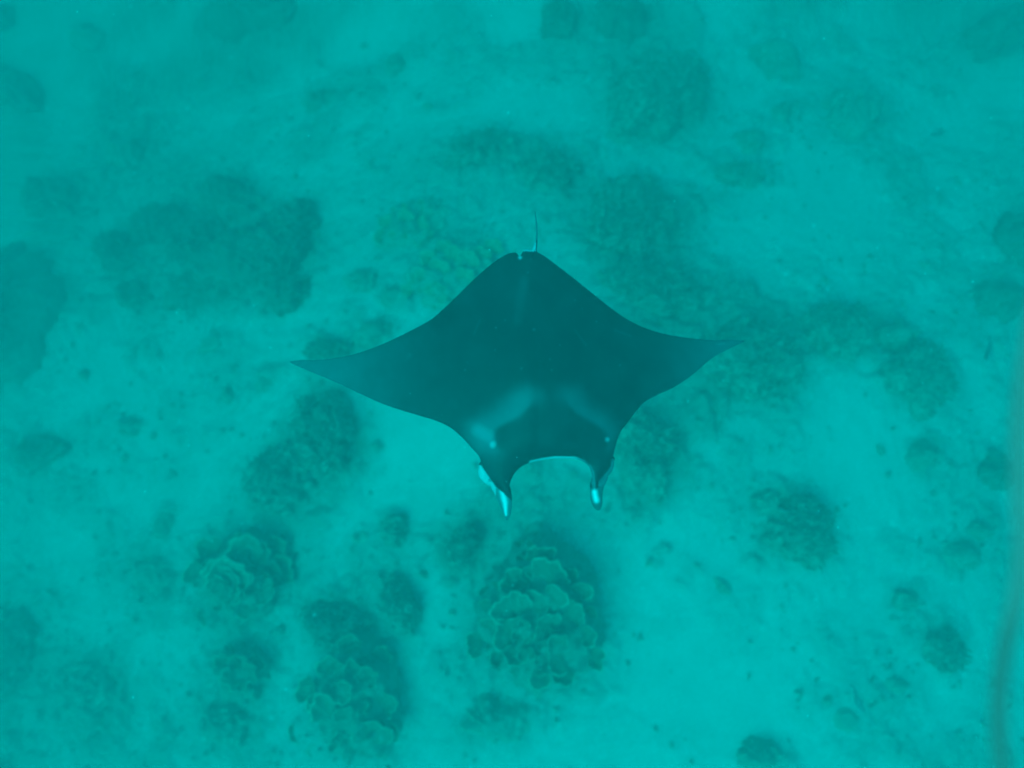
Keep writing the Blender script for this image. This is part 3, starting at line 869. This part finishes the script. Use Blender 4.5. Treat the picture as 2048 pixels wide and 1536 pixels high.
# lips
lip = sstep(5.5, 2.5, seg_dist(ux, uy, [(1062, 925), (1085, 920), (1110, 916.5), (1150, 917), (1168, 924), (1181, 938), (1185, 965)]))
pig = np.maximum(pig, (.12 + .26 * sstep(1172, 1140, ux)) * .85 * lip * ((ux > 1055) & (uy > 900)))
pig[~up] = .75
body = uy < 985
fl = seg_dist(ux, uy, [(1005, 984), (1010, 1005), (1012, 1030)])
fr_ = seg_dist(ux, uy, [(1189, 984), (1191, 994), (1193, 1001)])
infin_l = (uy > 980 - (ux - 1000) * -.9) & (ux < 1040) & (uy > 972) & (uy > 989 + (ux - 1016) * .85)
infin_r = (ux > 1170) & (uy > 976)
pig[infin_l] = (.12 + .48 * sstep(1, 0, fl / (10 - 6 * sstep(995, 1036, uy))) ** 1.2)[infin_l]
pig[infin_r] = (.08 + .52 * sstep(9.5, 0, fr_) ** 1.1)[infin_r]
lb = (ux < 992) & (uy > 930) & (ux + uy * .0 > 955)
pig[lb] = np.maximum(pig[lb], (.30 * sstep(0, 5, (972 - ux) * -0 + (uy - (918 + (ux - 955) * 1.45))))[lb])
pig = np.maximum(pig, .10 * sstep(11, 5, seg_dist(ux, uy, [(1236, 905), (1229, 936), (1216, 953), (1203, 968)])) * (ux > 1197))
# pale left flank of the tail base and a painted glint in the nick between the pelvic fins
pig[(uy < 503) & (uy > 480) & (ux < 1071.6)] = .3
pig = np.maximum(pig, .3 * sstep(6, 1, np.hypot(ux - 1040, uy - 515)))
pig[(uy < 480)] = .10
pa = skin.attributes.new("pigment_and_shading", 'FLOAT', 'POINT')
pa.data.foreach_set("value", np.clip(pig, 0, 1).astype(np.float32))
skin.polygons.foreach_set("use_smooth", np.ones(len(skin.polygons), bool))

M_SKIN, nt, b = mat("manta_skin", .5)
a = attr(nt, "pigment_and_shading")
n = noise_node(nt, 5, 5, .6)
blk = ramp(nt, n.outputs[0], [(.35, (.004, .005, .005)), (.65, (.010, .011, .011))])
wht = ramp(nt, n.outputs[0], [(.35, (.72, .76, .76)), (.65, (.82, .85, .85))])
nt.links.new(mix(nt, a.outputs["Fac"], blk.outputs[0], wht.outputs[0]), b.inputs["Base Color"])
b.inputs["Specular IOR Level"].default_value = .12
n = noise_node(nt, 60, 3, .6)
bump(nt, b, n.outputs[0], .15, .004)
skin.materials.clear()
skin.materials.append(M_SKIN)

org = at(1085, 720, ZM)
co2 = (co - org).astype(np.float32)
skin.vertices.foreach_set("co", co2.ravel())
skin.update()
manta = link("manta_ray", skin, org, label="black manta ray with white shoulder patches gliding above the reef", category="manta ray")


def ball(name, c, r, material, parent, n=16, stretch=(1, 1, 1)):
    th = np.linspace(0, np.pi, n)[:, None]
    ph = np.linspace(0, 2 * np.pi, n * 2, endpoint=False)[None]
    V = np.stack([np.sin(th) * np.cos(ph) * stretch[0], np.sin(th) * np.sin(ph) * stretch[1], np.cos(th) * stretch[2] + 0 * ph], -1).reshape(-1, 3) * r
    return link(name, mesh_np(name, V, grid_faces(n, n * 2, True), material), c, parent)


M_EYE, nt, b = mat("eye_black", .15)
b.inputs["Base Color"].default_value = (.01, .01, .01, 1)
for (ex, ey) in ((966, 926), (1224, 918)):
    p = at(ex, ey, ZM - .06)
    ball("eye", tuple(p - org), .022, M_EYE, manta)
# small dorsal fin at the root of the tail
df = []
for i in range(9):
    t = i / 8
    h = .045 * math.sin(math.pi * min(1, t * 1.15 + .05)) ** .8 if t < .86 else .012
    c = at(1060 + 9 * t, 530 - 24 * t, ZM + .0)
    df.append((c, h))
V = []
for c, h in df:
    V += [(c[0] - .010, c[1], c[2] + .0), (c[0], c[1] + .01, c[2] + .03 + h), (c[0] + .010, c[1], c[2] + .0)]
V = np.array(V) - org
F = []
for i in range(8):
    for j in range(3):
        F.append((i * 3 + j, (i + 1) * 3 + j, (i + 1) * 3 + (j + 1) % 3, i * 3 + (j + 1) % 3))
me = mesh_np("dorsal_fin", V, F, M_EYE)
link("dorsal_fin", me, parent=manta)

# ------------------------------------------------------------------ fish low over the reef
M_FISH, nt, b = mat("fish_grey", .5)
n = noise_node(nt, 30, 3, .5)
nt.links.new(ramp(nt, n.outputs[0], [(.4, (.10, .12, .12)), (.6, (.15, .17, .17))]).outputs[0], b.inputs["Base Color"])


def fish(px, py, length_px, ang, label, bend=.1):
    gnd = ground_at(px, py)
    p = at(px, py, gnd[2] + .55)
    L = length_px * (CAM_H - p[2]) / FPX
    root = link("fish", None, p, label=label, category="fish", group="small slim fish over the sand")
    root.rotation_euler = (0, 0, math.radians(ang))
    n, ns = 22, 12
    t = np.linspace(0, 1, n)[:, None]
    a = np.linspace(0, 2 * np.pi, ns, endpoint=False)[None]
    wd = L * .115 * np.sin(np.pi * np.clip(t, 0, 1) ** .62) ** .8 + L * .006
    cy = bend * L * np.sin(t * 3.0)
    V = np.stack([(t - .5) * L + 0 * a, cy + wd * np.cos(a), wd * 1.5 * np.sin(a)], -1).reshape(-1, 3)
    link("body", mesh_np("body", V, grid_faces(n, ns, True), M_FISH), parent=root)
    yb = bend * L * math.sin(3.0)
    tf = np.array([(.46, yb, 0), (.64, yb + .02, .12), (.58, yb + .01, 0), (.64, yb + .02, -.12), (.46, yb + .02, 0), (.64, yb + .04, .12), (.58, yb + .03, 0), (.64, yb + .04, -.12)]) * np.array([L, 1, L])
    link("tail_fin", mesh_np("tail_fin", tf, [(0, 1, 2, 3), (7, 6, 5, 4), (0, 4, 5, 1), (3, 7, 4, 0), (1, 5, 6, 2), (2, 6, 7, 3)], M_FISH, smooth=False), parent=root)
    for sgn in (-1, 1):
        y0 = bend * L * math.sin(.9) + sgn * L * .1
        pf = np.array([(-.2 * L, y0, 0), (-.12 * L, y0, 0), (-.04 * L, y0 + sgn * L * .12, -.02), (-.08 * L, y0 + sgn * L * .12, -.02)])
        pf = np.concatenate([pf, pf + np.array([0, 0, .006])])
        link("pectoral_fin", mesh_np("pectoral_fin", pf, [(0, 1, 2, 3), (7, 6, 5, 4), (0, 4, 5, 1), (1, 5, 6, 2), (2, 6, 7, 3), (3, 7, 4, 0)], M_FISH, smooth=False), parent=root)


fish(1720, 1400, 46, 108, "slim dark fish swimming over open sand near the bottom right")
fish(1976, 700, 46, 75, "slim dark fish beside the top of the dangling strap", -.08)
fish(1876, 268, 34, 8, "slim faint fish in the hazy upper right", .05)

# ------------------------------------------------------------------ drifting specks
g = np.random.default_rng(12)
n = 700
u, v, d = g.uniform(-60, 2110, n), g.uniform(-60, 1600, n), g.uniform(1.6, 5.0, n)
zc = CAM_H - d
pts = at(u, v, zc)
sz = (.0016 + .0034 * g.random(n) ** 3)[:, None, None] * (d / 4)[:, None, None]
P = (ico[None] + g.normal(0, .2, (n, 5, 3))) * sz + pts[:, None]
M_SNOW, nt, b = mat("marine_snow", .9)
b.inputs["Base Color"].default_value = (.7, .7, .65, 1)
link("marine_snow", mesh_np("marine_snow", P.reshape(-1, 3), (icf[None] + (np.arange(n) * 5)[:, None, None]).reshape(-1, 3), M_SNOW, smooth=False),
     kind="stuff", label="pale drifting specks in the water")

# ------------------------------------------------------------------ the camera's own wrist strap, dangling close and out of focus
M_STRAP, nt, b = mat("strap_webbing", .8)
wv = noise_node(nt, 300, 2, .5)
nt.links.new(ramp(nt, wv.outputs[0], [(.4, (.12, .072, .056)), (.6, (.16, .10, .078))]).outputs[0], b.inputs["Base Color"])
sp = [(2080, 560), (2052, 700), (2036, 850), (2038, 1000), (2046, 1100), (2036, 1190), (2012, 1280), (1998, 1370), (1996, 1460), (2006, 1560), (2030, 1680)]
sz_ = [-1.5, -1.5, -1.5, -1.51, -1.52, -1.53, -1.54, -1.54, -1.54, -1.54, -1.54]
n = 60
q = np.linspace(0, 1, n)
tt = np.linspace(0, 1, len(sp))
spx, spy, spz = [np.interp(q, tt, c) for c in (np.array(sp)[:, 0], np.array(sp)[:, 1], np.array(sz_))]
for arr in (spx, spy, spz):
    for _ in range(6):
        arr[1:-1] = (arr[:-2] + 2 * arr[1:-1] + arr[2:]) / 4
ctr = at(spx, spy, CAM_H + spz)
tw = np.interp(q, [0, .45, .6, 1], [15, 20, 60, 75]) * math.pi / 180       # the webbing twists at the bend
sd = np.stack([np.cos(tw), 0 * tw, np.sin(tw)], -1)
wd, th = .0150, .0015
nrm = np.stack([-np.sin(tw), 0 * tw, np.cos(tw)], -1)
V = np.stack([ctr + sd * wd + nrm * th, ctr - sd * wd + nrm * th, ctr - sd * wd - nrm * th, ctr + sd * wd - nrm * th], 1).reshape(-1, 3)
F = np.concatenate([grid_faces(n, 4, True), [(0, 1, 2, 3), ((n - 1) * 4 + 3, (n - 1) * 4 + 2, (n - 1) * 4 + 1, (n - 1) * 4)]])
link("wrist_strap", mesh_np("wrist_strap", V - ctr[0], F, M_STRAP, smooth=False), tuple(ctr[0]),
     label="blurred tan webbing strap dangling close to the lens at the right edge", category="strap")
